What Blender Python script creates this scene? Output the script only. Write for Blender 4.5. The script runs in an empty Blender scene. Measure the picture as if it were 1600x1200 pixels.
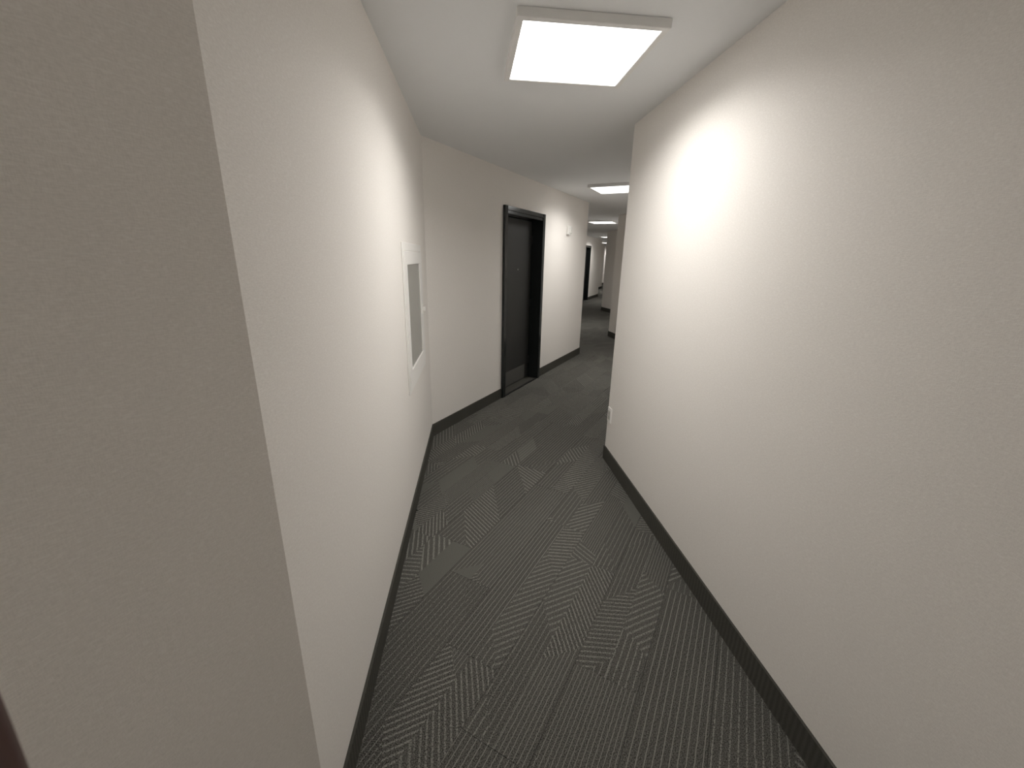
import bpy, bmesh, math, random
from mathutils import Vector, Matrix

sc = bpy.context.scene
COL = sc.collection

# ------------------------------------------------------------------ camera
F_PX, PITCH, ROLL, EYE = 646.28, math.radians(16.895), math.radians(-1.166), 1.557
cam_d = bpy.data.cameras.new('camera')
cam_d.sensor_fit = 'HORIZONTAL'
cam_d.sensor_width = 36.0
cam_d.lens = F_PX * 36.0 / 1600.0
cam_d.clip_start = 0.01
cam_d.clip_end = 200
cam_d.dof.use_dof = True                 # a phone's tiny real aperture: only the finger on the lens is soft
cam_d.dof.focus_distance = 3.0
cam_d.dof.aperture_fstop = cam_d.lens / 1.0
cam = bpy.data.objects.new('camera', cam_d)
COL.objects.link(cam)


def pitch_rot(v):
    c, s = math.cos(PITCH), math.sin(PITCH)
    return Vector((v[0], c * v[1] + s * v[2], -s * v[1] + c * v[2]))


_c, _s = math.cos(ROLL), math.sin(ROLL)
CAM_R = pitch_rot((_c, 0, -_s))
CAM_U = pitch_rot((_s, 0, _c))
CAM_F = pitch_rot((0, 1, 0))
EYE_P = Vector((0, 0, EYE))
cam.matrix_world = Matrix((
    (CAM_R.x, CAM_U.x, -CAM_F.x, 0), (CAM_R.y, CAM_U.y, -CAM_F.y, 0),
    (CAM_R.z, CAM_U.z, -CAM_F.z, EYE), (0, 0, 0, 1)))
sc.camera = cam

# ------------------------------------------------------------------ world and exposure
world = bpy.data.worlds.new('world')
sc.world = world
world.use_nodes = True
world.node_tree.nodes['Background'].inputs[0].default_value = (0.0, 0.0, 0.0, 1)
sc.view_settings.view_transform = 'Standard'
sc.view_settings.look = 'None'
sc.view_settings.gamma = 1.0
sc.view_settings.use_curve_mapping = False
sc.view_settings.exposure = 0.0
PANEL_GLOW = 3.0                         # radiance of the diffuser sheet itself
PANEL_WATTS = 13.3                       # light each panel throws down
PANEL_SPREAD = math.radians(152)
sc.cycles.adaptive_threshold = 0.03
sc.cycles.use_light_tree = False
sc.cycles.max_bounces = 8
sc.cycles.diffuse_bounces = 8
sc.cycles.glossy_bounces = 3
sc.cycles.transmission_bounces = 4

H = 2.414                                # ceiling height


# ------------------------------------------------------------------ materials
class NT:
    def __init__(self, name):
        self.m = bpy.data.materials.new(name)
        self.m.use_nodes = True
        self.t = self.m.node_tree
        self.b = self.t.nodes['Principled BSDF']

    def n(self, kind, **kw):
        nd = self.t.nodes.new(kind)
        for k, v in kw.items():
            setattr(nd, k, v)
        return nd

    def link(self, a, b):
        self.t.links.new(a, b)

    def math(self, op, a, b=None, c=None):
        nd = self.n('ShaderNodeMath', operation=op)
        for i, v in enumerate((a, b, c)):
            if v is None:
                continue
            if isinstance(v, (int, float)):
                nd.inputs[i].default_value = v
            else:
                self.link(v, nd.inputs[i])
        return nd.outputs[0]

    def mix(self, fac, a, b):
        nd = self.n('ShaderNodeMix', data_type='RGBA')
        for sock, v in ((nd.inputs[0], fac), (nd.inputs[6], a), (nd.inputs[7], b)):
            if isinstance(v, (int, float)):
                sock.default_value = v
            elif isinstance(v, tuple):
                sock.default_value = v if len(v) == 4 else (*v, 1)
            else:
                self.link(v, sock)
        return nd.outputs[2]

    def noise(self, vec, scale, detail=3, rough=0.55):
        nd = self.n('ShaderNodeTexNoise')
        nd.inputs['Scale'].default_value = scale
        nd.inputs['Detail'].default_value = detail
        nd.inputs['Roughness'].default_value = rough
        if vec is not None:
            self.link(vec, nd.inputs['Vector'])
        return nd.outputs['Fac']

    def scaled(self, vec, sx, sy, sz):
        nd = self.n('ShaderNodeMapping')
        nd.inputs['Scale'].default_value = (sx, sy, sz)
        self.link(vec, nd.inputs['Vector'])
        return nd.outputs[0]

    def bump(self, height, strength, dist):
        nd = self.n('ShaderNodeBump')
        nd.inputs['Strength'].default_value = strength
        nd.inputs['Distance'].default_value = dist
        self.link(height, nd.inputs['Height'])
        self.link(nd.outputs[0], self.b.inputs['Normal'])


def simple(name, col, rough=0.5, metal=0.0, var=0.06, scale=40, bump=0.0, spec=0.5):
    k = NT(name)
    tc = k.n('ShaderNodeTexCoord').outputs['Object']
    f = k.noise(tc, scale)
    lo = tuple(c * (1 - var) for c in col)
    hi = tuple(min(1, c * (1 + var)) for c in col)
    k.link(k.mix(f, lo, hi), k.b.inputs['Base Color'])
    k.b.inputs['Roughness'].default_value = rough
    k.b.inputs['Metallic'].default_value = metal
    k.b.inputs['Specular IOR Level'].default_value = spec
    if bump:
        k.bump(f, bump, 0.002)
    return k.m


def mat_wallcovering():
    k = NT('wallcovering')
    uv = k.n('ShaderNodeTexCoord').outputs['UV']
    fib_h = k.noise(k.scaled(uv, 110, 420, 1), 1.0, 1, 0.5)       # slubs lying along the wall
    fib_v = k.noise(k.scaled(uv, 460, 130, 1), 1.0, 1, 0.5)      # and upright threads
    weave = k.math('ADD', k.math('MULTIPLY', fib_h, 0.6), k.math('MULTIPLY', fib_v, 0.4))
    slub = k.math('GREATER_THAN', k.noise(k.scaled(uv, 60, 240, 1), 1.0, 0), 0.68)
    col = k.mix(weave, (0.735, 0.707, 0.672), (1.0, 0.964, 0.926))
    col = k.mix(k.math('MULTIPLY', slub, 0.35), col, (0.95, 0.93, 0.90))
    k.link(col, k.b.inputs['Base Color'])
    k.b.inputs['Roughness'].default_value = 0.75
    k.b.inputs['Specular IOR Level'].default_value = 0.12
    k.bump(weave, 0.35, 0.0012)
    return k.m


def carpet_nodes(k, base, line, plain, use_random=True):
    """Carpet tile: angular patches, each ruled with lines in one of a few directions."""
    tc = k.n('ShaderNodeTexCoord').outputs['Object']
    rnd = k.n('ShaderNodeObjectInfo').outputs['Random']
    comb = k.n('ShaderNodeCombineXYZ')
    k.link(k.math('MULTIPLY', rnd, 37.3), comb.inputs[0])
    k.link(k.math('MULTIPLY', rnd, 91.7), comb.inputs[1])
    off = k.n('ShaderNodeVectorMath', operation='ADD')
    k.link(tc, off.inputs[0])
    k.link(comb.outputs[0], off.inputs[1])
    # patches: one or two bands along the tile, cut by slanting lines
    sx = k.n('ShaderNodeSeparateXYZ')
    k.link(tc, sx.inputs[0])
    nb = k.math('ADD', 1.0, k.math('GREATER_THAN', k.math('FRACT', k.math('MULTIPLY', rnd, 53.7)), 0.45))
    band = k.math('FLOOR', k.math('MULTIPLY', k.math('DIVIDE', k.math('ADD', sx.outputs[1], 0.125), 0.25), nb))

    def hash3(a, b, c):
        cb = k.n('ShaderNodeCombineXYZ')
        for q, v_ in enumerate((a, b, c)):
            if isinstance(v_, (int, float)):
                cb.inputs[q].default_value = v_
            else:
                k.link(v_, cb.inputs[q])
        wn = k.n('ShaderNodeTexWhiteNoise', noise_dimensions='3D')
        k.link(cb.outputs[0], wn.inputs['Vector'])
        sp = k.n('ShaderNodeSeparateColor')
        k.link(wn.outputs['Color'], sp.inputs[0])
        return sp.outputs[0], sp.outputs[1], sp.outputs[2]
    seed = k.math('FLOOR', k.math('MULTIPLY', rnd, 997.0))
    h1, h2, h3 = hash3(seed, band, 3.0)
    slant = k.math('MULTIPLY', k.math('SUBTRACT', k.math('MULTIPLY', k.math('GREATER_THAN', h1, 0.5), 2.0), 1.0),
                   k.math('ADD', 0.75, k.math('MULTIPLY', h3, 0.75)))
    along_pos = k.math('ADD', sx.outputs[0], k.math('MULTIPLY', sx.outputs[1], slant))
    cell = k.math('FLOOR', k.math('ADD', k.math('DIVIDE', along_pos, k.math('ADD', 0.26, k.math('MULTIPLY', h2, 0.36))),
                                  k.math('MULTIPLY', h3, 11.0)))
    r1, r2, r3 = hash3(seed, k.math('ADD', band, 0.37), cell)
    ramp = k.n('ShaderNodeValToRGB')
    ramp.color_ramp.interpolation = 'CONSTANT'
    els = ramp.color_ramp.elements
    # stop value = angle / 180 degrees from the long side of the tile
    stops = [(0.0, 0.0), (0.36, 144 / 180), (0.60, 38 / 180), (0.82, 65 / 180), (0.92, 115 / 180)]
    els[0].position, els[0].color = stops[0][0], (stops[0][1],) * 3 + (1,)
    els[1].position, els[1].color = stops[1][0], (stops[1][1],) * 3 + (1,)
    for ps, v in stops[2:]:
        e = els.new(ps)
        e.color = (v, v, v, 1)
    k.link(r1, ramp.inputs[0])
    sepr = k.n('ShaderNodeSeparateColor')
    k.link(ramp.outputs[0], sepr.inputs[0])
    ang = k.math('MULTIPLY', sepr.outputs[0], math.pi)
    along = k.math('LESS_THAN', r1, 0.36)
    s = k.math('SUBTRACT', k.math('MULTIPLY', sx.outputs[1], k.math('COSINE', ang)),
               k.math('MULTIPLY', sx.outputs[0], k.math('SINE', ang)))
    wob = k.math('MULTIPLY', k.math('SUBTRACT', k.noise(tc, 60, 2), 0.5), 0.004)
    s = k.math('ADD', s, wob)
    per = k.math('ADD', 0.018, k.math('MULTIPLY', r2, 0.011))
    fr = k.math('FRACT', k.math('DIVIDE', k.math('ADD', s, 40.0), per))
    tri = k.math('MULTIPLY', k.math('ABSOLUTE', k.math('SUBTRACT', fr, 0.5)), 2.0)     # 0 on the line
    half = k.math('SUBTRACT', 0.36, k.math('MULTIPLY', along, 0.20))
    mr = k.n('ShaderNodeMapRange', interpolation_type='SMOOTHSTEP')
    k.link(tri, mr.inputs[0])
    k.link(k.math('MULTIPLY', half, 0.55), mr.inputs[1])
    k.link(k.math('ADD', half, 0.10), mr.inputs[2])
    mr.inputs[3].default_value = 1.0
    mr.inputs[4].default_value = 0.0
    fleck = k.noise(k.scaled(tc, 260, 260, 1), 1.0, 2, 0.8)
    fleck = k.math('MINIMUM', 1.0, k.math('MAXIMUM', 0.0, k.math('ADD', 0.46, k.math('MULTIPLY', k.math('SUBTRACT', fleck, 0.5), 3.6))))
    broken = k.math('MAXIMUM', 0.0, k.math('SUBTRACT', k.math('MULTIPLY', k.noise(tc, 170, 1), 6.0), 2.1))
    quiet = k.math('LESS_THAN', r3, 0.08)                      # a patch without lines
    strength = k.math('MULTIPLY', mr.outputs[0], k.math('SUBTRACT', 1.0, quiet))
    strength = k.math('MULTIPLY', strength, k.math('ADD', 0.50, k.math('MULTIPLY', r3, 0.5)))
    strength = k.math('MULTIPLY', strength, broken)
    lo = tuple(c * 0.0 for c in base)
    hi = tuple(c * 2.1 for c in base)
    ground = k.mix(fleck, lo, hi)
    ground = k.mix(k.math('MULTIPLY', quiet, 0.7), ground, plain)
    ground = k.mix(k.math('MULTIPLY', r2, 0.22), ground, plain)
    # some stretches carry only a fine ruling along the length of the tile
    fr2 = k.math('FRACT', k.math('DIVIDE', k.math('ADD', k.math('ADD', sx.outputs[1], wob), 5.0),
                                 k.math('ADD', 0.013, k.math('MULTIPLY', h3, 0.012))))
    ruled = k.math('GREATER_THAN', k.math('FRACT', k.math('ADD', k.math('MULTIPLY', h2, 7.3), k.math('MULTIPLY', r2, 0.6))), 0.70)
    thin = k.math('MULTIPLY', k.math('LESS_THAN', fr2, 0.15), 0.85)
    strength = k.math('ADD', k.math('MULTIPLY', strength, k.math('SUBTRACT', 1.0, ruled)), k.math('MULTIPLY', thin, ruled))
    col = k.mix(k.math('MINIMUM', strength, 1.0), ground, line)
    k.link(col, k.b.inputs['Base Color'])
    k.b.inputs['Roughness'].default_value = 0.95
    k.b.inputs['Specular IOR Level'].default_value = 0.12
    hgt = k.math('ADD', k.math('MULTIPLY', fleck, 0.6), k.math('MULTIPLY', strength, 0.6))
    k.bump(hgt, 0.6, 0.003)


def mat_carpet():
    k = NT('carpet_tile')
    carpet_nodes(k, (0.095, 0.092, 0.083), (0.255, 0.250, 0.226), (0.142, 0.141, 0.126))
    return k.m


def mat_base_carpet():
    k = NT('carpet_base')
    tc = k.n('ShaderNodeTexCoord').outputs['UV']
    f = k.noise(k.scaled(tc, 300, 300, 1), 1.0, 2)
    st = k.n('ShaderNodeTexWave')
    st.inputs['Scale'].default_value = 14.0
    st.inputs['Distortion'].default_value = 1.5
    k.link(k.scaled(tc, 1, 2.2, 1), st.inputs['Vector'])
    patch = k.noise(tc, 3.0, 1)
    col = k.mix(f, (0.036, 0.035, 0.030), (0.100, 0.097, 0.086))
    col = k.mix(k.math('MULTIPLY', k.math('MULTIPLY', st.outputs['Fac'], patch), 0.45), col, (0.16, 0.156, 0.14))
    k.link(col, k.b.inputs['Base Color'])
    k.b.inputs['Roughness'].default_value = 0.95
    k.b.inputs['Specular IOR Level'].default_value = 0.1
    k.bump(f, 0.5, 0.002)
    return k.m


def mat_emit():
    k = NT('lit_diffuser')
    k.b.inputs['Base Color'].default_value = (0.9, 0.9, 0.88, 1)
    tc = k.n('ShaderNodeTexCoord').outputs['Object']
    f = k.noise(tc, 200)
    k.link(k.mix(f, (1.0, 0.982, 0.945), (1.0, 0.986, 0.952)), k.b.inputs['Emission Color'])
    k.b.inputs['Emission Strength'].default_value = PANEL_GLOW
    k.b.inputs['Roughness'].default_value = 0.5
    return k.m


def mat_glass_grey():
    k = NT('grey_cabinet_glass')
    tc = k.n('ShaderNodeTexCoord').outputs['Object']
    f = k.noise(tc, 2.0, 1)
    k.link(k.mix(f, (0.37, 0.365, 0.335), (0.41, 0.405, 0.375)), k.b.inputs['Base Color'])
    k.b.inputs['Roughness'].default_value = 0.25
    k.b.inputs['Transmission Weight'].default_value = 0.18
    k.b.inputs['Specular IOR Level'].default_value = 0.3
    return k.m


M = {
    'wall': mat_wallcovering(),
    'ceil': simple('ceiling_paint', (0.87, 0.88, 0.89), 0.9, var=0.02, scale=180, bump=0.15, spec=0.2),
    'carpet': mat_carpet(),
    'base': mat_base_carpet(),
    'slab': simple('concrete', (0.25, 0.245, 0.23), 0.9),
    'emit': mat_emit(),
    'fixture': simple('white_enamel', (0.86, 0.855, 0.84), 0.4, var=0.02),
    'frame': simple('charcoal_enamel', (0.018, 0.021, 0.021), 0.16, var=0.12, scale=25, bump=0.05),
    'door': simple('charcoal_door_paint', (0.026, 0.026, 0.0245), 0.5, var=0.10, scale=18),
    'kick': simple('dark_kick_plate', (0.115, 0.112, 0.105), 0.42, 0.25, var=0.1, scale=30),
    'blackmetal': simple('black_metal', (0.03, 0.03, 0.03), 0.35, 0.6),
    'steel': simple('satin_steel', (0.62, 0.61, 0.59), 0.3, 0.9),
    'cabinet': simple('cabinet_white', (0.90, 0.885, 0.86), 0.5, var=0.02),
    'inside': simple('cabinet_inside', (0.42, 0.41, 0.39), 0.6),
    'glass': mat_glass_grey(),
    'plastic': simple('white_plastic', (0.86, 0.845, 0.815), 0.35, var=0.02),
    'lens': simple('clear_lens', (0.70, 0.69, 0.66), 0.15, var=0.03),
    'slot': simple('dark_slot', (0.12, 0.12, 0.115), 0.6),
    'vent': simple('grey_vent', (0.52, 0.51, 0.48), 0.6),
    'skin': simple('skin', (0.060, 0.022, 0.016), 0.5, var=0.15, scale=120, bump=0.1),
    'nail': simple('nail', (0.50, 0.28, 0.22), 0.3, var=0.05),
    'sleeve': simple('dark_sleeve', (0.05, 0.05, 0.06), 0.9, var=0.2, scale=300, bump=0.4),
}


# ------------------------------------------------------------------ helpers
def link(name, me, mat, parent=None):
    o = bpy.data.objects.new(name, me)
    COL.objects.link(o)
    if mat is not None and not me.materials:
        me.materials.append(mat)
    if parent is not None:
        o.parent = parent
    return o


def bm_obj(name, bm, mat, parent=None, smooth=False):
    bmesh.ops.recalc_face_normals(bm, faces=bm.faces)
    me = bpy.data.meshes.new(name)
    bm.to_mesh(me)
    bm.free()
    if smooth:
        for p in me.polygons:
            p.use_smooth = True
    return link(name, me, mat, parent)


def add_box(bm, x0, x1, y0, y1, z0, z1, bevel=0.0, seg=1):
    r = bmesh.ops.create_cube(bm, size=1.0)
    vs = r['verts']
    for v in vs:
        v.co = Vector(((x0 + x1) / 2 + v.co.x * (x1 - x0), (y0 + y1) / 2 + v.co.y * (y1 - y0),
                       (z0 + z1) / 2 + v.co.z * (z1 - z0)))
    if bevel:
        es = list({e for v in vs for e in v.link_edges})
        bmesh.ops.bevel(bm, geom=es, offset=bevel, segments=seg, affect='EDGES', profile=0.5)


def box(name, dims, mat, parent, bevel=0.0, seg=1):
    bm = bmesh.new()
    add_box(bm, *dims, bevel=bevel, seg=seg)
    return bm_obj(name, bm, mat, parent)


def cyl(name, p0, p1, r0, r1, mat, parent, n=20, smooth=False):
    bm = bmesh.new()
    a, b = Vector(p0), Vector(p1)
    d = b - a
    q = d.to_track_quat('Z', 'Y').to_matrix().to_4x4()
    bmesh.ops.create_cone(bm, cap_ends=True, segments=n, radius1=r0, radius2=r1, depth=d.length,
                          matrix=Matrix.Translation((a + b) / 2) @ q)
    o = bm_obj(name, bm, mat, parent)
    if smooth:
        for p in o.data.polygons:
            p.use_smooth = len(p.vertices) == 4
    return o


def ring_frame(name, x0, x1, z0, z1, w, y0, y1, mat, parent, bevel=0.0, wt=None, wb=None):
    """A closed picture-frame ring in the xz plane with mitred corners."""
    wt = w if wt is None else wt
    wb = w if wb is None else wb
    bm = bmesh.new()
    o = [(x0, z0), (x1, z0), (x1, z1), (x0, z1)]
    i = [(x0 + w, z0 + wb), (x1 - w, z0 + wb), (x1 - w, z1 - wt), (x0 + w, z1 - wt)]
    V = {}
    for k, y in (('f', y0), ('b', y1)):
        for q in range(4):
            V['o', k, q] = bm.verts.new((o[q][0], y, o[q][1]))
            V['i', k, q] = bm.verts.new((i[q][0], y, i[q][1]))
    for q in range(4):
        r = (q + 1) % 4
        bm.faces.new((V['o', 'f', q], V['o', 'f', r], V['i', 'f', r], V['i', 'f', q]))
        bm.faces.new((V['o', 'b', q], V['i', 'b', q], V['i', 'b', r], V['o', 'b', r]))
        bm.faces.new((V['o', 'f', q], V['o', 'b', q], V['o', 'b', r], V['o', 'f', r]))
        bm.faces.new((V['i', 'f', q], V['i', 'f', r], V['i', 'b', r], V['i', 'b', q]))
    if bevel:
        bmesh.ops.bevel(bm, geom=bm.edges[:], offset=bevel, segments=1, affect='EDGES')
    return bm_obj(name, bm, mat, parent)


def thing(name, label, cat, loc, rz=0.0, group=None):
    o = bpy.data.objects.new(name, None)
    o.empty_display_size = 0.1
    COL.objects.link(o)
    o.location = loc
    o.rotation_euler = (0, 0, rz)
    o['label'] = label
    o['category'] = cat
    if group:
        o['group'] = group
    return o


def structure(o, label):
    o['kind'] = 'structure'
    o['label'] = label
    return o


# ------------------------------------------------------------------ plan of the zigzag corridor
def V2(x, y):
    return Vector((x, y))


A, B, D = V2(-0.464, 0.716), V2(-0.71, 3.456), V2(1.147, 7.008)
C, C2, E_, G = V2(0.77, 3.092), V2(2.538, 6.475), V2(2.042, 8.806), V2(2.844, 13.55)
LEFT = [V2(-2.78, -3.71), A, B, D, V2(0.348, 10.76), V2(3.77, 18.95), V2(3.52, 20.5),
        V2(5.12, 24.8), V2(4.95, 26.2), V2(7.9, 33.0)]
RIGHT = [V2(-1.28, -4.0), V2(1.043, 0.43), C, C2, E_, V2(3.413, 11.43), G, V2(5.7, 19.0),
         V2(5.3, 21.4), V2(7.6, 26.4), V2(7.3, 28.0), V2(9.4, 32.2)]


def offset_poly(pts, d):
    """Shift a polyline sideways by d (positive = to the right of travel), mitred."""
    out = []
    for i, p in enumerate(pts):
        ns = []
        if i > 0:
            t = (p - pts[i - 1]).normalized()
            ns.append(V2(t.y, -t.x))
        if i < len(pts) - 1:
            t = (pts[i + 1] - p).normalized()
            ns.append(V2(t.y, -t.x))
        if len(ns) == 1:
            out.append(p + ns[0] * d)
        else:
            m = (ns[0] + ns[1]).normalized()
            out.append(p + m * (d / m.dot(ns[0])))
    return out


def wall_run(name, pts, i, d_in, d_out, z0, z1, mat, holes=(), s0=None, s1=None, parent=None):
    """Slab along segment i of a polyline, from offset d_in to d_out, with rectangular holes (s0,s1,z0,z1)."""
    pin, pout = offset_poly(pts, d_in), offset_poly(pts, d_out)
    a, b = pts[i], pts[i + 1]
    t = (b - a).normalized()
    L = (b - a).length
    n = V2(t.y, -t.x)

    def at(s, side):
        if s0 is None and s <= 1e-6:
            return (pin if side == 0 else pout)[i]
        if s1 is None and s >= L - 1e-6:
            return (pin if side == 0 else pout)[i + 1]
        return a + t * s + n * (d_in if side == 0 else d_out)
    lo = 0.0 if s0 is None else s0
    hi = L if s1 is None else s1
    S = sorted({lo, hi} | {h[k] for h in holes for k in (0, 1)})
    Z = sorted({z0, z1} | {h[k] for h in holes for k in (2, 3) if z0 < h[k] < z1})

    def solid(u, w):
        if u < 0 or w < 0 or u >= len(S) - 1 or w >= len(Z) - 1:
            return False
        ms, mz = (S[u] + S[u + 1]) / 2, (Z[w] + Z[w + 1]) / 2
        return not any(h[0] < ms < h[1] and h[2] < mz < h[3] for h in holes)
    bm = bmesh.new()
    uvl = bm.loops.layers.uv.new('UVMap')
    cache = {}

    def v(u, w, side):
        key = (u, w, side)
        if key not in cache:
            p = at(S[u], side)
            cache[key] = bm.verts.new((p.x, p.y, Z[w]))
        return cache[key]

    def quad(ids):
        f = bm.faces.new([v(*q) for q in ids])
        for lp, q in zip(f.loops, ids):
            lp[uvl].uv = (S[q[0]] + i * 3.7 + 0.3 * q[2], Z[q[1]])
    for u in range(len(S) - 1):
        for w in range(len(Z) - 1):
            if not solid(u, w):
                continue
            quad([(u, w, 0), (u + 1, w, 0), (u + 1, w + 1, 0), (u, w + 1, 0)])
            quad([(u, w, 1), (u, w + 1, 1), (u + 1, w + 1, 1), (u + 1, w, 1)])
            if not solid(u - 1, w):
                quad([(u, w, 0), (u, w + 1, 0), (u, w + 1, 1), (u, w, 1)])
            if not solid(u + 1, w):
                quad([(u + 1, w, 0), (u + 1, w, 1), (u + 1, w + 1, 1), (u + 1, w + 1, 0)])
            if not solid(u, w - 1):
                quad([(u, w, 0), (u, w, 1), (u + 1, w, 1), (u + 1, w, 0)])
            if not solid(u, w + 1):
                quad([(u, w + 1, 0), (u + 1, w + 1, 0), (u + 1, w + 1, 1), (u, w + 1, 1)])
    return bm_obj(name, bm, mat, parent)


TH = 0.20                                # wall thickness
ZF = -0.012                              # top of the slab under the carpet tiles
BASE_H, BASE_T = 0.112, 0.010
DOOR = (1.255, 2.290)                    # outer faces of the steel frame, metres along the door wall from B
FACE = 0.065
HEAD = 2.08
CAB = (1.615, 2.400, 0.762, 1.632)       # cabinet trim on the near left wall: s0 s1 z0 z1
far_len = (LEFT[5] - LEFT[4]).length
FARDOOR = (5.80, 5.80 + 0.98)            # doorway in the far left wall

# ------------------------------------------------------------------ setting
fl = box('floor', (-6, 13, -7, 36, -0.15, ZF), M['slab'], None)
structure(fl, 'corridor floor laid with dark grey carpet tiles')
ce = box('ceiling', (-6, 13, -7, 36, H, H + 0.12), M['ceil'], None)
structure(ce, 'plain flat white painted corridor ceiling')

left_names = ['wall_left_beside_camera', 'wall_left_near', 'wall_left_door', 'wall_left_recess', 'wall_left_far',
              'wall_left_far_recess', 'wall_left_distant', 'wall_left_distant_recess', 'wall_left_end']
left_labels = ['shadowed wall at the left edge beside the camera', 'bright near left wall holding the glazed cabinet',
               'wall holding the charcoal door', 'wall turning away behind the door wall corner',
               'far bright wall with a dark doorway', 'far wall turning away behind the doorway wall',
               'distant left wall of the corridor', 'most distant turning left wall', 'left wall at the corridor end']
for i, nm in enumerate(left_names):
    holes = []
    if i == 1:
        holes = [(CAB[0] + 0.05, CAB[1] - 0.05, CAB[2] + 0.05, CAB[3] - 0.05)]
    if i == 2:
        holes = [(DOOR[0] + 0.012, DOOR[1] - 0.012, ZF - 1, HEAD - 0.012)]
    if i == 4:
        holes = [(FARDOOR[0] + 0.012, FARDOOR[1] - 0.012, ZF - 1, HEAD - 0.012)]
    w = wall_run('wall_left', LEFT, i, 0.0, -TH, ZF, H, M['wall'], holes)
    structure(w, left_labels[i])
right_names = ['wall_right_beside_camera', 'wall_right_near', 'wall_right_mid', 'wall_right_shadow', 'wall_right_far_recess',
               'wall_right_far_shadow', 'wall_right_distant_recess', 'wall_right_distant', 'wall_right_end_recess',
               'wall_right_end_return', 'wall_right_end']
right_labels = ['right wall behind the camera', 'large bright right wall with an outlet near its corner',
                'right wall hidden behind the near corner', 'shadowed grey wall past the near right corner',
                'right wall hidden behind the first shadowed wall', 'second shadowed grey wall further down the corridor',
                'right wall past the second shadowed wall', 'distant right wall turning left', 'right wall near the corridor end',
                'short return of the right wall near the end', 'right wall at the corridor end']
for i, nm in enumerate(right_names):
    w = wall_run('wall_right', RIGHT, i, 0.0, TH, ZF, H, M['wall'])
    structure(w, right_labels[i])
for nm, p, q, sgn, lb in (('wall_rear', LEFT[0], RIGHT[0], 1, 'end wall of the corridor behind the camera'),
                          ('wall_end', LEFT[-1], RIGHT[-1], -1, 'wall closing the far end of the corridor')):
    d = (q - p).normalized() * TH
    w = wall_run(nm, [p - d, q + d], 0, 0.0, sgn * TH, ZF, H, M['wall'])
    structure(w, lb)

for i in range(len(LEFT) - 1):
    nm = 'baseboard_left'
    lb = 'dark carpet baseboard under the ' + left_labels[i]
    if i == 2:
        structure(wall_run(nm, LEFT, i, BASE_T, 0.0, 0, BASE_H, M['base'], s1=DOOR[0]),
                  'dark baseboard on the door wall before the charcoal door')
        structure(wall_run(nm, LEFT, i, BASE_T, 0.0, 0, BASE_H, M['base'], s0=DOOR[1]),
                  'dark baseboard on the door wall beyond the charcoal door')
    elif i == 4:
        structure(wall_run(nm, LEFT, i, BASE_T, 0.0, 0, BASE_H, M['base'], s1=FARDOOR[0]),
                  'dark baseboard on the far wall before its doorway')
        structure(wall_run(nm, LEFT, i, BASE_T, 0.0, 0, BASE_H, M['base'], s0=FARDOOR[1]),
                  'dark baseboard on the far wall beyond its doorway')
    else:
        structure(wall_run(nm, LEFT, i, BASE_T, 0.0, 0, BASE_H, M['base']), lb)
for i in range(len(RIGHT) - 1):
    nm = 'baseboard_right'
    structure(wall_run(nm, RIGHT, i, -BASE_T, 0.0, 0, BASE_H, M['base']),
              'dark carpet baseboard under the ' + right_labels[i])

# ------------------------------------------------------------------ carpet tiles (children of the floor)
def on_far(y):
    a, b = LEFT[4], LEFT[5]
    return a + (b - a) * ((y - a.y) / (b.y - a.y))


ZONES = [
    [LEFT[0], RIGHT[0], RIGHT[1], LEFT[1]],
    [LEFT[1], RIGHT[1], RIGHT[2], LEFT[2]],
    [LEFT[2], RIGHT[2], RIGHT[3], LEFT[3]],
    [LEFT[3], RIGHT[3], RIGHT[4], LEFT[4]],
    [LEFT[4], RIGHT[4], RIGHT[5], on_far(13.0)],
    [on_far(13.0), RIGHT[5], RIGHT[6], on_far(15.0)],
    [on_far(15.0), RIGHT[6], RIGHT[7], LEFT[5]],
    [LEFT[5], RIGHT[7], RIGHT[8], LEFT[6]],
    [LEFT[6], RIGHT[8], RIGHT[9], LEFT[7]],
    [LEFT[7], RIGHT[9], RIGHT[10], LEFT[8]],
    [LEFT[8], RIGHT[10], RIGHT[11], LEFT[9]],
]


def clip_poly(poly, zone):
    out = poly
    n = len(zone)
    for i in range(n):
        a, b = zone[i], zone[(i + 1) % n]
        e = b - a
        inp, out = out, []
        if not inp:
            return []
        for j in range(len(inp)):
            p, q = inp[j], inp[(j + 1) % len(inp)]
            sp = e.x * (p.y - a.y) - e.y * (p.x - a.x)
            sq = e.x * (q.y - a.y) - e.y * (q.x - a.x)
            if sp >= 0:
                out.append(p)
            if (sp >= 0) != (sq >= 0):
                out.append(p + (q - p) * (sp / (sp - sq)))
    return out


def area(poly):
    return 0.5 * sum(poly[i].x * poly[(i + 1) % len(poly)].y - poly[(i + 1) % len(poly)].x * poly[i].y
                     for i in range(len(poly)))


TILE_AZ = math.radians(29.0)
TU, TV = V2(math.sin(TILE_AZ), math.cos(TILE_AZ)), V2(-math.cos(TILE_AZ), math.sin(TILE_AZ))
TL, TW, GAP = 1.0, 0.25, 0.0007
rng = random.Random(4)


def tile_mesh(polys):
    bm = bmesh.new()
    for po in polys:
        top = [bm.verts.new((p.x, p.y, 0.0)) for p in po]
        bot = [bm.verts.new((p.x, p.y, -0.0118)) for p in po]
        bm.faces.new(top)
        for i in range(len(po)):
            j = (i + 1) % len(po)
            bm.faces.new((top[i], bot[i], bot[j], top[j]))
    bmesh.ops.recalc_face_normals(bm, faces=bm.faces)
    me = bpy.data.meshes.new('carpet_tile')
    bm.to_mesh(me)
    bm.free()
    me.materials.append(M['carpet'])
    # make sure the top looks up
    if me.polygons[0].normal.z < 0:
        me.flip_normals()
    return me


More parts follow.
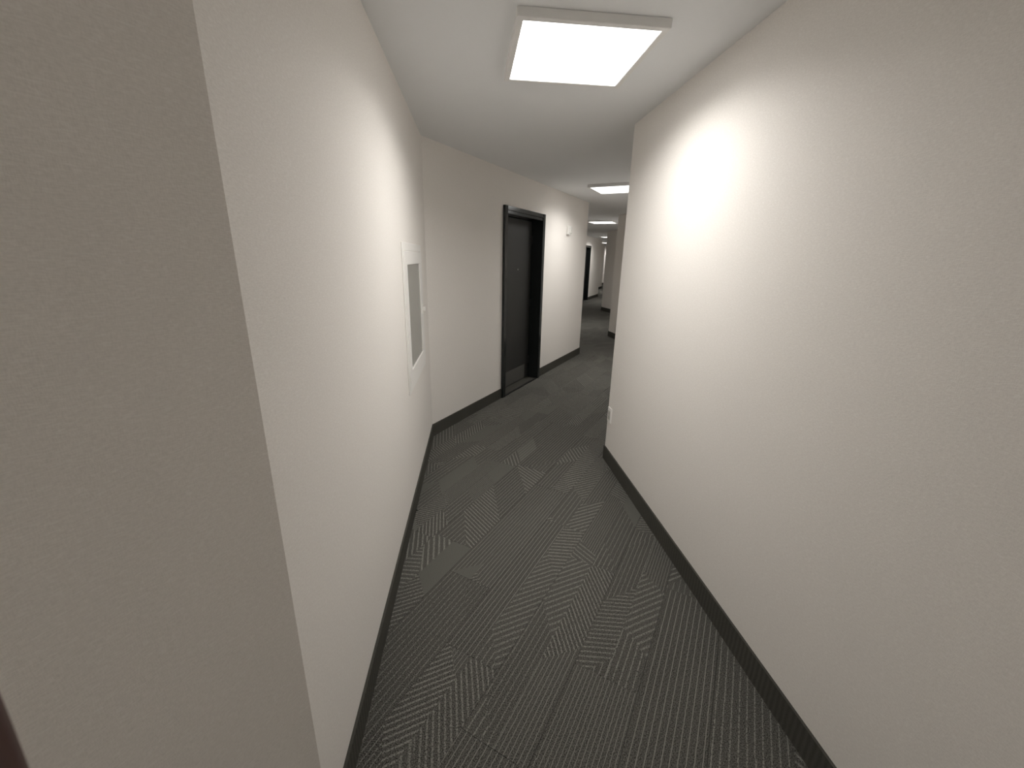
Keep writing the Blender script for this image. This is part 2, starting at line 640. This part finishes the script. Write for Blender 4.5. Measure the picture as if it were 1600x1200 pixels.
full_mesh = None
hu, hv = TL / 2 - GAP, TW / 2 - GAP
n_tiles = 0
far_polys = []
for row in range(-60, 60):
    shift = rng.random() * TL
    for cidx in range(-12, 45):
        cen = TU * (cidx * TL + shift) + TV * (row * TW)
        if not (-5.5 < cen.y < 34.5 and -4.5 < cen.x < 11):
            continue
        rect = [cen + TU * a * hu + TV * b * hv for a, b in ((-1, -1), (1, -1), (1, 1), (-1, 1))]
        if area(rect) < 0:
            rect.reverse()
        pieces = []
        for z in ZONES:
            c = clip_poly(rect, z)
            if len(c) >= 3 and area(c) > 0.0004:
                pieces.append(c)
        tot = sum(area(c) for c in pieces)
        if tot < 0.002:
            continue
        if tot > 4 * hu * hv - 1e-5 and len(pieces) == 1:
            if full_mesh is None:
                full_mesh = tile_mesh([[V2(-hu, -hv), V2(hu, -hv), V2(hu, hv), V2(-hu, hv)]])
            me = full_mesh
        else:
            me = tile_mesh([[V2((p - cen).dot(TU), (p - cen).dot(TV)) for p in c] for c in pieces])
        if cen.y > 22.0:
            far_polys += [[p.copy() for p in c] for c in pieces]
            continue
        o = link('carpet_tile', me, None, fl)
        o.location = (cen.x, cen.y, 0)
        o.rotation_euler = (0, 0, math.pi / 2 - TILE_AZ)
        n_tiles += 1
far = link('distant_carpet_tiles', tile_mesh(far_polys), None, fl)
far['kind'] = 'stuff'
print('tiles', n_tiles)


# ------------------------------------------------------------------ ceiling light panels
def light_panel(cx, cy, az, label):
    t = thing('ceiling_light_panel', label, 'ceiling light', (cx, cy, H), -az, 'square light panels along the corridor ceiling')
    t['kind'] = 'thing'
    S, RIM, T = 0.2875, 0.026, 0.033
    bm = bmesh.new()
    add_box(bm, -S + RIM, S - RIM, -S + RIM, S - RIM, -0.012, 0.0)
    bm_obj('housing', bm, M['fixture'], t)
    # rim: mitred ring hanging under the housing
    bm = bmesh.new()
    o = [(-S, -S), (S, -S), (S, S), (-S, S)]
    i_ = [(x * (S - RIM) / S, y * (S - RIM) / S) for x, y in o]
    V = {}
    for k, z in (('b', -T), ('t', -0.0005)):
        for q in range(4):
            V['o', k, q] = bm.verts.new((*o[q], z))
            V['i', k, q] = bm.verts.new((*i_[q], z))
    for q in range(4):
        r = (q + 1) % 4
        bm.faces.new((V['o', 'b', q], V['o', 'b', r], V['i', 'b', r], V['i', 'b', q]))
        bm.faces.new((V['o', 't', q], V['o', 't', r], V['i', 't', r], V['i', 't', q]))
        bm.faces.new((V['o', 'b', q], V['o', 't', q], V['o', 't', r], V['o', 'b', r]))
        bm.faces.new((V['i', 'b', q], V['i', 'b', r], V['i', 't', r], V['i', 't', q]))
    bmesh.ops.bevel(bm, geom=bm.edges[:], offset=0.002, segments=1, affect='EDGES')
    bm_obj('rim', bm, M['fixture'], t)
    s = S - RIM - 0.0005
    df = box('diffuser', (-s, s, -s, s, -T + 0.002, -0.0125), M['emit'], t)
    df['label'] = 'glowing white diffuser'
    ld = bpy.data.lights.new('lamp', 'AREA')
    ld.shape = 'SQUARE'
    ld.size = 2 * s - 0.01
    ld.energy = PANEL_WATTS
    ld.spread = PANEL_SPREAD
    ld.color = (1.0, 0.975, 0.935)
    lo = bpy.data.objects.new('lamp', ld)
    COL.objects.link(lo)
    lo.parent = t
    lo.location = (0, 0, -T + 0.0005)
    return t


DIR_A, DIR_B = math.radians(-6.0), math.radians(26.5)
light_panel(0.247, 2.103, DIR_A, 'large square light panel on the ceiling nearest the camera')
light_panel(1.235, 5.530, DIR_B, 'lit ceiling panel cut off by the right wall corner, second from the camera')
light_panel(2.010, 10.20, DIR_B, 'small lit ceiling panel, third from the camera, above the shadowed wall')
light_panel(3.52, 16.40, DIR_B, 'distant lit ceiling panel, fourth from the camera, seen as a small bright patch')
light_panel(4.66, 21.90, DIR_B, 'most distant lit ceiling panel, just below the fourth one')
light_panel(6.6, 28.6, DIR_B, 'ceiling panel lighting the far end of the corridor')
light_panel(-1.25, -2.60, DIR_B, 'ceiling panel behind the camera')


# ------------------------------------------------------------------ doors: local x along wall, y out of the wall into the corridor... -y = towards corridor
def wall_frame(pts, i):
    a, b = pts[i], pts[i + 1]
    t = (b - a).normalized()
    return a, t, math.atan2(t.y, t.x)


def hung(pts, i, s, z, name, label, cat, group=None):
    """Empty on a wall of the left run: local +x along the wall, local -y out into the corridor."""
    a, t, ang = wall_frame(pts, i)
    p = a + t * s
    return thing(name, label, cat, (p.x, p.y, z), ang, group)


PROUD = 0.028


def door_unit(i, s0, s1, name, label, full=True):
    t = hung(LEFT, i, s0, 0.0, name, label, 'door')
    t['kind'] = 'structure'
    w = s1 - s0
    dep = 0.125                                        # door leaf face behind the wall plane
    # frame: two jambs and a head, each with face and return into the wall
    for nm, x0, x1, xr0, xr1 in (('frame_jamb', 0, FACE, FACE - 0.03, FACE), ('frame_jamb', w - FACE, w, w - FACE, w - FACE + 0.03)):
        bm = bmesh.new()
        add_box(bm, x0, x1, -PROUD, 0.0, 0.0, HEAD, bevel=0.004, seg=2)
        lx0, lx1 = (0.0125, FACE) if x0 == 0 else (w - FACE, w - 0.0125)
        add_box(bm, lx0, lx1, -0.002, TH - 0.01, 0.0, HEAD - 0.0125)
        bm_obj(nm, bm, M['frame'], t)
    bm = bmesh.new()
    add_box(bm, 0.002, w - 0.002, -PROUD + 0.0005, 0.0, HEAD - 0.045, HEAD - 0.0005)
    add_box(bm, FACE - 0.004, w - FACE + 0.004, -PROUD + 0.006, 0.0, HEAD - 0.078, HEAD - 0.043)
    for v_ in bm.verts:                                # faces rolled back a few degrees towards the top
        if v_.co.y < -0.01 and (abs(v_.co.z - HEAD + 0.0005) < 1e-5 or abs(v_.co.z - HEAD + 0.043) < 1e-5):
            v_.co.y += 0.0032
    bmesh.ops.bevel(bm, geom=bm.edges[:], offset=0.003, segments=2, affect='EDGES')
    add_box(bm, FACE, w - FACE, -0.002, TH - 0.01, HEAD - 0.078, HEAD - 0.0125)
    bm_obj('frame_head', bm, M['frame'], t)
    x0, x1 = FACE + 0.003, w - FACE - 0.003
    leaf = box('door_leaf', (x0, x1, dep, dep + 0.045, 0.012, HEAD - 0.082), M['door'], t, 0.002)
    th = box('threshold', (FACE, w - FACE, 0.0, TH - 0.01, ZF, 0.006), M['base'], t, 0.002)
    th['label'] = 'dark threshold strip'
    bar = box('threshold_edge', (FACE, w - FACE, -0.024, 0.0, 0.0, 0.007), M['blackmetal'], t, 0.002)
    bar['label'] = 'black edging strip'
    if full:
        kp = box('kick_plate', (x0 + 0.03, x1 - 0.105, dep - 0.003, dep, 0.02, 0.205), M['kick'], leaf, 0.0008)
        kp['label'] = 'lighter grey metal kick plate'
        px = 0.605
        ph = cyl('peephole', (px, dep - 0.006, 1.43), (px, dep + 0.002, 1.43), 0.009, 0.011, M['steel'], leaf)
        ph['label'] = 'small metal peephole'
        ro = cyl('handle_rose', (x0 + 0.065, dep - 0.010, 0.985), (x0 + 0.065, dep, 0.985), 0.025, 0.027, M['blackmetal'], leaf)
        bm = bmesh.new()
        add_box(bm, x0 + 0.055, x0 + 0.075, dep - 0.062, dep - 0.008, 0.976, 0.994, bevel=0.003)
        add_box(bm, x0 + 0.055, x0 + 0.195, dep - 0.066, dep - 0.052, 0.976, 0.994, bevel=0.004, seg=2)
        h = bm_obj('lever_handle', bm, M['blackmetal'], leaf)
        for zz in (0.25, 1.0, 1.78):
            cyl('hinge', (x1 - 0.001, dep - 0.008, zz - 0.05), (x1 - 0.001, dep - 0.008, zz + 0.05), 0.006, 0.006, M['blackmetal'], leaf, 10)
        cl = box('deadbolt', (x0 + 0.045, x0 + 0.085, dep - 0.012, dep, 1.08, 1.12), M['blackmetal'], leaf, 0.004, 2)
    return t


door_unit(2, DOOR[0], DOOR[1], 'door_1', 'charcoal entry door set deep in a glossy black frame, kick plate below')
door_unit(4, FARDOOR[0], FARDOOR[1], 'door_2', 'narrow sliver of a dark door far down the corridor', full=False)

# ------------------------------------------------------------------ glazed wall cabinet
cw, ch = CAB[1] - CAB[0], CAB[3] - CAB[2]
cab = hung(LEFT, 1, CAB[0], CAB[2], 'wall_cabinet', 'white recessed wall cabinet with a grey glass door and thin white trim', 'cabinet')
bm = bmesh.new()
x0, x1, z0, z1 = 0.052, cw - 0.052, 0.052, ch - 0.052
for d in ((x0, x1, 0.165, 0.175, z0, z1), (x0, x0 + 0.006, 0.004, 0.166, z0, z1), (x1 - 0.006, x1, 0.004, 0.166, z0, z1),
          (x0, x1, 0.004, 0.166, z0, z0 + 0.006), (x0, x1, 0.004, 0.166, z1 - 0.006, z1)):
    add_box(bm, *d)
tub = bm_obj('recess_box', bm, M['inside'], cab)
ring_frame('trim_frame', 0, cw, 0, ch, 0.055, -0.006, 0.0, M['cabinet'], cab, 0.0025, wt=0.045)
dr = ring_frame('cabinet_door', 0.020, cw - 0.020, 0.040, ch - 0.047, 0.098, -0.011, 0.002, M['cabinet'], cab, 0.002, wt=0.075, wb=0.090)
gl = box('glass_pane', (0.114, cw - 0.114, -0.002, 0.002, 0.126, ch - 0.118), M['glass'], dr)
gl['label'] = 'flat grey glass pane'
for k in range(9):
    zz = 0.09 + k * (ch - 0.18) / 8
    cyl('hinge_knuckle', (0.024, -0.0105, zz - 0.018), (0.024, -0.0105, zz + 0.018), 0.004, 0.004, M['cabinet'], dr, 8)
bm = bmesh.new()
add_box(bm, cw - 0.085, cw - 0.055, -0.016, -0.011, 0.395, 0.465, bevel=0.002)
add_box(bm, cw - 0.078, cw - 0.062, -0.034, -0.015, 0.415, 0.445, bevel=0.004, seg=2)
lt = bm_obj('latch', bm, M['plastic'], dr)
lt['label'] = 'small pull latch'

# ------------------------------------------------------------------ fire alarm horn with strobe on the door wall
al = hung(LEFT, 2, 3.075, 1.885, 'alarm_strobe', 'small white wall alarm beyond the charcoal door, high on the wall', 'alarm')
box('back_plate', (0, 0.118, -0.008, 0.0, 0, 0.135), M['plastic'], al, 0.003, 2)
bd = box('alarm_body', (0.006, 0.112, -0.036, -0.007, 0.006, 0.129), M['plastic'], al, 0.008, 3)
for k in range(5):
    box('grille_slot', (0.020, 0.062, -0.0368, -0.034, 0.030 + k * 0.015, 0.035 + k * 0.015), M['vent'], bd)
ln = box('strobe_lens', (0.072, 0.102, -0.050, -0.034, 0.028, 0.108), M['lens'], al, 0.007, 3)
ln['label'] = 'clear strobe lens'

# ------------------------------------------------------------------ outlet on the right wall, just before the corner
a, t, ang = wall_frame(RIGHT, 1)
Lr = (RIGHT[2] - RIGHT[1]).length
p = a + t * (Lr - 0.018)
ou = thing('wall_outlet', 'white outlet plate low on the wall just above the dark baseboard', 'outlet', (p.x, p.y, 0.338), ang + math.pi)
box('cover_plate', (0, 0.074, -0.010, 0.0, 0, 0.118), M['cabinet'], ou, 0.0025, 2)
ins = box('receptacle', (0.018, 0.056, -0.0125, -0.008, 0.022, 0.096), M['vent'], ou, 0.0015)
for zz in (0.036, 0.068):
    for xx in (0.030, 0.042):
        box('outlet_slot', (xx, xx + 0.002, -0.0130, -0.012, zz + 0.004, zz + 0.013), M['slot'], ins)
for zz in (0.012, 0.106):
    cyl('plate_screw', (0.037, -0.0112, zz), (0.037, -0.009, zz), 0.003, 0.003, M['steel'], ou, 10)

# ------------------------------------------------------------------ photographer's hand at the lens (lower left corner)
def cp(x, y, d):
    """Point given to the right of, above and in front of the lens."""
    return EYE_P + CAM_R * x + CAM_U * y + CAM_F * d


hand_pts = {
    'elbow': (cp(-0.20, -0.40, -0.20), 0.040), 'fore': (cp(-0.17, -0.30, -0.12), 0.036),
    'wrist': (cp(-0.125, -0.205, -0.035), 0.024), 'palm': (cp(-0.118, -0.160, 0.000), 0.027),
    'kn1': (cp(-0.088, -0.122, 0.040), 0.0120), 'i2': (cp(-0.0955, -0.0945, 0.074), 0.0112), 'i3': (cp(-0.1155, -0.0500, 0.076), 0.0106),
    'i4': (cp(-0.125, -0.027, 0.068), 0.0090), 'i5': (cp(-0.129, -0.018, 0.061), 0.0066),
    'kn2': (cp(-0.1200, -0.118, 0.040), 0.0120), 'm2': (cp(-0.1260, -0.085, 0.066), 0.0098), 'm3': (cp(-0.1340, -0.055, 0.070), 0.0090),
    'm4': (cp(-0.1430, -0.034, 0.060), 0.0078), 'm5': (cp(-0.1470, -0.026, 0.053), 0.0056),
    'kn3': (cp(-0.1410, -0.122, 0.036), 0.0115), 'r2': (cp(-0.1500, -0.091, 0.060), 0.0092), 'r3': (cp(-0.1570, -0.064, 0.062), 0.0086),
    'r4': (cp(-0.1640, -0.045, 0.052), 0.0074), 'r5': (cp(-0.1670, -0.038, 0.046), 0.0054),
    'kn4': (cp(-0.1600, -0.132, 0.028), 0.0105), 'p2': (cp(-0.1710, -0.108, 0.047), 0.0080), 'p3': (cp(-0.1770, -0.088, 0.048), 0.0074),
    'p4': (cp(-0.1820, -0.074, 0.040), 0.0064), 'p5': (cp(-0.1840, -0.068, 0.036), 0.0048),
    't1': (cp(-0.095, -0.150, -0.020), 0.0140), 't2': (cp(-0.080, -0.115, -0.030), 0.0110), 't3': (cp(-0.076, -0.085, -0.030), 0.0095),
    't4': (cp(-0.076, -0.070, -0.029), 0.0070),
}
hand_edges = [('wrist', 'fore'), ('fore', 'elbow'), ('wrist', 'palm'),
              ('palm', 'kn1'), ('kn1', 'i2'), ('i2', 'i3'), ('i3', 'i4'), ('i4', 'i5'),
              ('palm', 'kn2'), ('kn2', 'm2'), ('m2', 'm3'), ('m3', 'm4'), ('m4', 'm5'),
              ('palm', 'kn3'), ('kn3', 'r2'), ('r2', 'r3'), ('r3', 'r4'), ('r4', 'r5'),
              ('palm', 'kn4'), ('kn4', 'p2'), ('p2', 'p3'), ('p3', 'p4'), ('p4', 'p5'),
              ('wrist', 't1'), ('t1', 't2'), ('t2', 't3'), ('t3', 't4')]
keys = list(hand_pts)
me = bpy.data.meshes.new('person')
me.from_pydata([hand_pts[k][0] for k in keys], [(keys.index(a_), keys.index(b_)) for a_, b_ in hand_edges], [])
hand = link('person', me, M['skin'])
sk = hand.modifiers.new('skin', 'SKIN')
for k, sv in zip(keys, me.skin_vertices[0].data):
    sv.radius = (hand_pts[k][1],) * 2
    sv.use_root = (k == 'wrist')
sk.use_smooth_shade = True
ss = hand.modifiers.new('smooth', 'SUBSURF')
ss.levels = ss.render_levels = 2
hand['label'] = 'blurred dark brown finger of the photographer in the bottom left corner'
hand['category'] = 'person'
# sleeve over the forearm
bm = bmesh.new()
path = [(cp(-0.148, -0.250, -0.075), 0.046), (cp(-0.17, -0.30, -0.12), 0.050), (cp(-0.20, -0.40, -0.20), 0.056), (cp(-0.215, -0.44, -0.23), 0.058)]
rings = []
for k, (c_, r_) in enumerate(path):
    d_ = (path[min(k + 1, 3)][0] - path[max(k - 1, 0)][0]).normalized()
    u_ = d_.orthogonal().normalized()
    w_ = d_.cross(u_)
    rings.append([bm.verts.new(c_ + (u_ * math.cos(g) + w_ * math.sin(g)) * r_) for g in [2 * math.pi * q / 24 for q in range(24)]])
for k in range(3):
    for q in range(24):
        bm.faces.new((rings[k][q], rings[k][(q + 1) % 24], rings[k + 1][(q + 1) % 24], rings[k + 1][q]))
bm.faces.new(rings[3])
sl = bm_obj('sleeve', bm, M['sleeve'], hand, smooth=True)
so = sl.modifiers.new('cloth', 'SOLIDIFY')
so.thickness = 0.003
